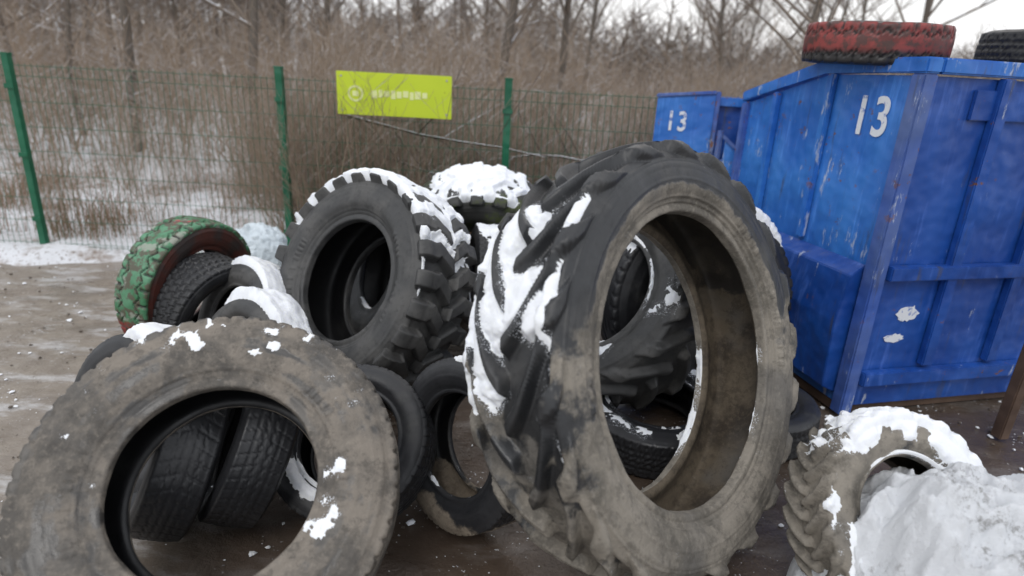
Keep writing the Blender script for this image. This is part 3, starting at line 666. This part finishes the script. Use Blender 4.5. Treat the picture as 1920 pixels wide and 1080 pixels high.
# dry grass (uncountable)
N = 16000; x = rng.uniform(-7.5, 3.5, N); y = rng.uniform(5.3, 8.5, N); P = np.stack([x, y, 0*x], 1); kp = fbm(P, 1.1, 40, 3) > np.where(x < -1.8, .56, .48); P = P[kp]; n = len(P)
h = rng.uniform(.12, .55, n)*(.5+fbm(P, .8, 44, 2)); ln = rng.normal(0, .25, (n, 2))*h[:, None]; A = P+np.array([0, 0, .03]); B = A+np.stack([ln[:, 0]*.4, ln[:, 1]*.4, h*.6], 1); D = A+np.stack([ln[:, 0]*1.3, ln[:, 1]*1.3, h], 1)
segs = list(zip(A, B))+list(zip(B, D)); V, Fq = tubes_np(segs, np.r_[np.full(n, .003), np.full(n, .0024)], np.r_[np.full(n, .0024), np.full(n, .0008)], 3)
t = NT('dry_grass'); c = t.mix(t.noise(2.5, 3), (.34,.235,.15), (.23,.155,.11)); t.fin(c, .8, .2)
tag(mesh_np('dry_grass', V, Fq, t.m), 'dry reddish-tan grass standing in the snow beyond the fence', 'grass', kind='stuff')
# far wood: one uncountable mass of thin trunks and twigs
rg = np.random.default_rng(77); segs = []; ra = []; rbb = []
for k in range(620):
    y = rg.uniform(24, 60); x = rg.uniform(-1.0*y, 1.0*y); h = rg.uniform(6, 12)*(1.0 if x < -.35*y else (.55 if x < .1*y else .36)); b0 = np.array([x, y, .3]); tp = b0+np.array([rg.normal(0, .4), rg.normal(0, .4), h])
    segs.append((b0, tp)); ra.append(.13); rbb.append(.03)
    for q in range(26):
        f_ = rg.uniform(.15, 1); p = b0*(1-f_)+tp*f_; az = rg.random()*6.283; L = (1.15-f_)*rg.uniform(1.2, 3.0); e_ = p+np.array([math.cos(az)*L, math.sin(az)*L, L*rg.uniform(.2, 1.1)]); segs.append((p, e_)); ra.append(.035); rbb.append(.01)
        m_ = (p+e_)/2; segs.append((m_, m_+np.array([rg.normal(0, .6), rg.normal(0, .6), rg.uniform(.2, 1.2)]))); ra.append(.02); rbb.append(.006)
V, Fq = tubes_np(segs, np.array(ra), np.array(rbb), 3); tag(mesh_np('far_wood', V, Fq, M['twig']), 'brown bare wood filling the distance behind the nearer trees', 'wood', kind='stuff')

# undergrowth: an uncountable thicket between the shrubs and the trees
segs = []; ra = []; rbb = []; rg = np.random.default_rng(78)
for k in range(2600):
    y = rg.uniform(8.8, 24); x = rg.uniform(-.95*y, .95*y); h = rg.uniform(1.2, 2.8)*(.55+y/36)*(1 if x < .1*y else .7); b0 = np.array([x, y, .15]); tp = b0+np.array([rg.normal(0, .35), rg.normal(0, .35), h]); segs.append((b0, tp)); ra.append(.012); rbb.append(.004)
    for q in range(11):
        f_ = rg.uniform(.1, 1); p = b0*(1-f_)+tp*f_; az = rg.random()*6.283; L = rg.uniform(.3, .9); e_ = p+np.array([math.cos(az)*L*.7, math.sin(az)*L*.7, L*rg.uniform(.1, 1)]); segs.append((p, e_)); ra.append(.006); rbb.append(.002)
V, Fq = tubes_np(segs, np.array(ra), np.array(rbb), 3); tag(mesh_np('undergrowth', V, Fq, M['stem']), 'tangled brown undergrowth between the shrubs and the trees', 'undergrowth', kind='stuff')


# small clods, ice crumbs and stones lying about (uncountable)
rg = np.random.default_rng(9); bm = bmesh.new(); bmesh.ops.create_icosphere(bm, subdivisions=1, radius=1); v0 = np.array([v.co[:] for v in bm.verts]); f0 = np.array([[v.index for v in q.verts] for q in bm.faces]); bm.free()
def scatter(n, smin, smax, name, mat, label, cat, z=-.008):
    VV = []; FF = []
    for k in range(n):
        x, y = rg.uniform(-4.5, 3.0), rg.uniform(.9, 5.0); sz_ = smin+(smax-smin)*rg.random()**4; q = v0*(1+rg.normal(0, .22, (len(v0), 1)))*sz_*np.array([rg.uniform(.7, 1.4), rg.uniform(.7, 1.4), .55]); VV.append(q+np.array([x, y, z])); FF.append(f0+k*len(v0))
    tag(mesh_np(name, np.concatenate(VV), np.concatenate(FF), mat, smooth=False), label, cat, kind='stuff')
t = NT('mud_clods'); c = t.mix(t.noise(30, 3), (.05,.037,.028), (.16,.13,.10)); t.fin(c, .6)
scatter(2400, .002, .013, 'mud_clods', t.m, 'small brown clods and stones scattered over the wet ground', 'clods')
scatter(1500, .002, .014, 'ice_crumbs', M['snow'], 'small crumbs of ice and snow scattered over the wet ground', 'ice crumbs')
